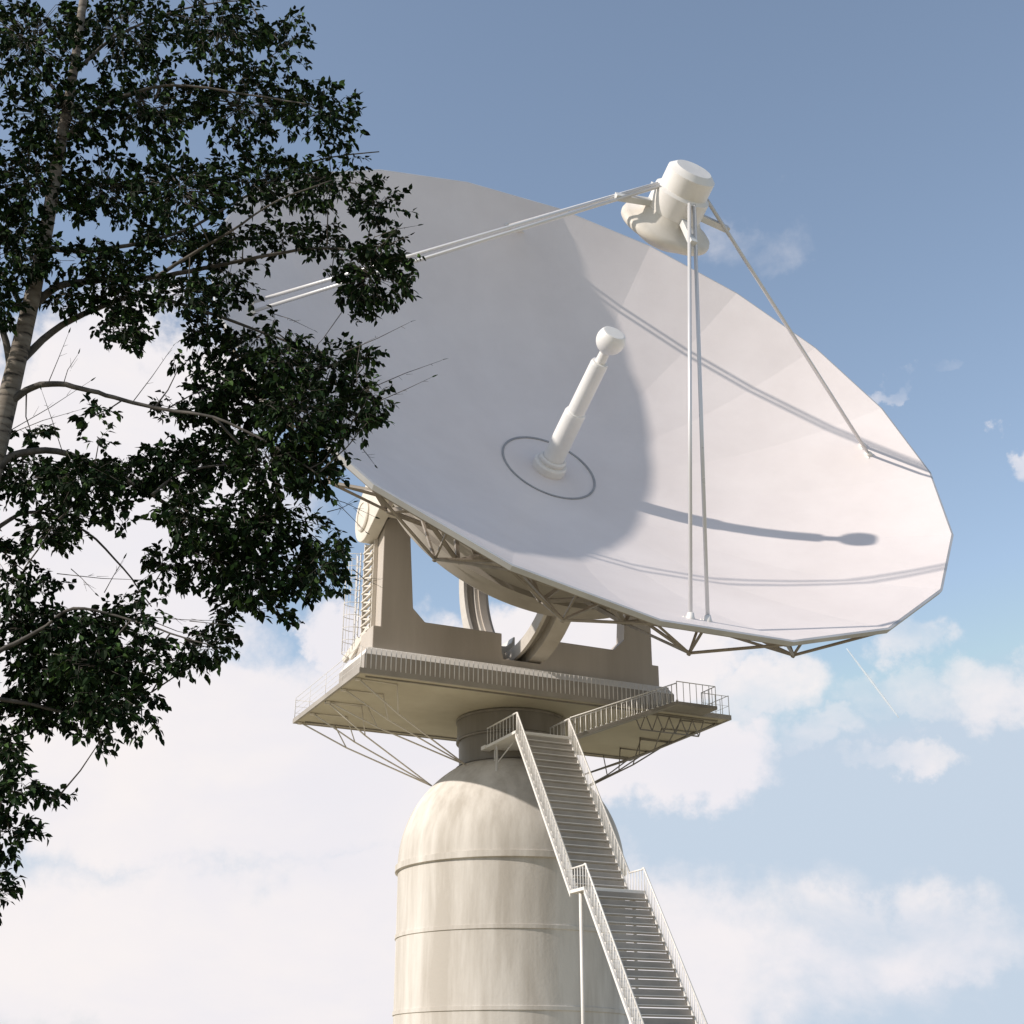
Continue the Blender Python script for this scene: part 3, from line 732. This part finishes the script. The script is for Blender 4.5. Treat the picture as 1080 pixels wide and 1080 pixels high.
w = bpy.data.worlds.new('World'); scene.world = w; w.use_nodes = True; n = w.node_tree.nodes; l = w.node_tree.links
bg = n['Background']; sky = n.new('ShaderNodeTexSky'); sky.sky_type = 'NISHITA'; sky.sun_disc = False
sky.sun_elevation = math.asin(sun_dir.z); sky.sun_rotation = math.atan2(sun_dir.x, sun_dir.y) % (2*math.pi)
sky.air_density = 1.0; sky.dust_density = 1.2; sky.ozone_density = 1.2; sky.altitude = 100
tc = n.new('ShaderNodeTexCoord'); nrm = n.new('ShaderNodeVectorMath'); nrm.operation = 'NORMALIZE'; l.new(tc.outputs['Generated'], nrm.inputs[0])
dirn = nrm.outputs['Vector']
wn = n.new('ShaderNodeTexNoise'); wn.inputs['Scale'].default_value = 13.0; wn.inputs['Detail'].default_value = 7; wn.inputs['Roughness'].default_value = 0.6; l.new(dirn, wn.inputs['Vector'])
w1 = n.new('ShaderNodeVectorMath'); w1.operation = 'SUBTRACT'; l.new(wn.outputs['Color'], w1.inputs[0]); w1.inputs[1].default_value = (.5, .5, .5)
w2 = n.new('ShaderNodeVectorMath'); w2.operation = 'MULTIPLY_ADD'; l.new(w1.outputs[0], w2.inputs[0]); w2.inputs[1].default_value = (.16, .16, .11); l.new(dirn, w2.inputs[2])
warped = w2.outputs[0]
def math_(op, a, b_=None, clamp=False):
    m = n.new('ShaderNodeMath'); m.operation = op; m.use_clamp = clamp
    for i, v in enumerate((a, b_)):
        if v is None: continue
        if isinstance(v, (int, float)): m.inputs[i].default_value = v
        else: l.new(v, m.inputs[i])
    return m.outputs[0]
def noise(scale, detail, rough, dist=0.0, off=(0, 0, 0), zs=1.0):
    mp = n.new('ShaderNodeMapping'); mp.inputs['Location'].default_value = off; mp.inputs['Scale'].default_value = (1, 1, zs); l.new(dirn, mp.inputs['Vector'])
    t = n.new('ShaderNodeTexNoise'); t.inputs['Scale'].default_value = scale; t.inputs['Detail'].default_value = detail; t.inputs['Roughness'].default_value = rough
    t.inputs['Distortion'].default_value = dist; l.new(mp.outputs['Vector'], t.inputs['Vector']); return t.outputs['Fac']
def smooth(v, a, b_):
    m = n.new('ShaderNodeMapRange'); m.interpolation_type = 'SMOOTHSTEP'; m.inputs['From Min'].default_value = a; m.inputs['From Max'].default_value = b_; l.new(v, m.inputs['Value']); return m.outputs['Result']
# cloud banks: (photo x, photo y, half width, half height, weight) turned into sky directions
BANKS = [(60, 560, 260, 200, 1.0), (200, 800, 420, 130, 1.0), (420, 790, 220, 110, 1.0), (620, 700, 190, 75, 1.0), (700, 790, 150, 65, 1.0), (790, 730, 110, 40, .62), (110, 400, 150, 90, 1.0), (340, 690, 60, 60, .9),
         (975, 672, 60, 40, .52), (1065, 725, 90, 45, .52), (960, 730, 90, 30, .44), (880, 765, 70, 28, .50), (940, 800, 70, 22, .46), (1078, 485, 30, 40, .62), (945, 402, 40, 12, .46), (1000, 395, 50, 14, .38), (830, 250, 100, 40, .30),
         (400, 1010, 600, 130, .9), (900, 990, 260, 60, .55), (-400, 500, 500, 400, .8), (1500, 600, 300, 150, .7)]
mask = None
for (x, y, rx, ry, wt) in BANKS:
    c_ = (ray_pt(x, y, 1.0) - Vector((0, 0, EYE))).normalized()
    k = 1.0/math.sqrt(1 + ((x-540)**2 + (y-540)**2)/F_PX**2)
    s1 = n.new('ShaderNodeVectorMath'); s1.operation = 'SUBTRACT'; l.new(warped, s1.inputs[0]); s1.inputs[1].default_value = c_
    s2 = n.new('ShaderNodeVectorMath'); s2.operation = 'MULTIPLY'; l.new(s1.outputs[0], s2.inputs[0]); ax_ = F_PX/(rx*k); az_ = F_PX/(ry*k); s2.inputs[1].default_value = (ax_, ax_*.7, az_)
    s3 = n.new('ShaderNodeVectorMath'); s3.operation = 'LENGTH'; l.new(s2.outputs[0], s3.inputs[0])
    v = smooth(s3.outputs['Value'], 1.35, 0.45); v = math_('MULTIPLY', v, wt)
    mask = v if mask is None else math_('MAXIMUM', mask, v)
n1 = noise(9.0, 9, 0.58, 0.25, (3.1, 1.7, 0.4), 1.3)
n2 = noise(22.0, 6, 0.6, 0.2, (0, 5, 0), 1.4)
dens = math_('ADD', mask, math_('MULTIPLY', math_('SUBTRACT', n1, 0.5), 1.05))
dens = math_('ADD', dens, math_('MULTIPLY', math_('SUBTRACT', n2, 0.5), 0.22))
cov = smooth(dens, 0.22, 0.78)
shade = smooth(noise(5.0, 6, 0.55, 0.2, (8, 2, 3), 1.6), 0.35, 0.68)
cmix = n.new('ShaderNodeMix'); cmix.data_type = 'RGBA'; l.new(shade, cmix.inputs['Factor'])
cmix.inputs['A'].default_value = (5.75, 5.6, 5.9, 1); cmix.inputs['B'].default_value = (6.35, 6.0, 5.95, 1)
skym = n.new('ShaderNodeMix'); skym.data_type = 'RGBA'; skym.blend_type = 'MULTIPLY'; skym.inputs['Factor'].default_value = 1; l.new(sky.outputs['Color'], skym.inputs['A']); skym.inputs['B'].default_value = (1.68, 1.47, 1.28, 1)
mx = n.new('ShaderNodeMix'); mx.data_type = 'RGBA'; l.new(cov, mx.inputs['Factor']); mn = n.new('ShaderNodeVectorMath'); mn.operation = 'MINIMUM'; l.new(skym.outputs['Result'], mn.inputs[0]); mn.inputs[1].default_value = (3.75, 4.4, 5.2); l.new(mn.outputs[0], mx.inputs['A']); l.new(cmix.outputs['Result'], mx.inputs['B'])
l.new(mx.outputs['Result'], bg.inputs['Color']); bg.inputs['Strength'].default_value = 0.15

# ------------------------------------------------------------------ view
scene.view_settings.view_transform = 'Standard'; scene.view_settings.look = 'None'; scene.view_settings.exposure = 0; scene.view_settings.gamma = 1
scene.render.engine = 'CYCLES'
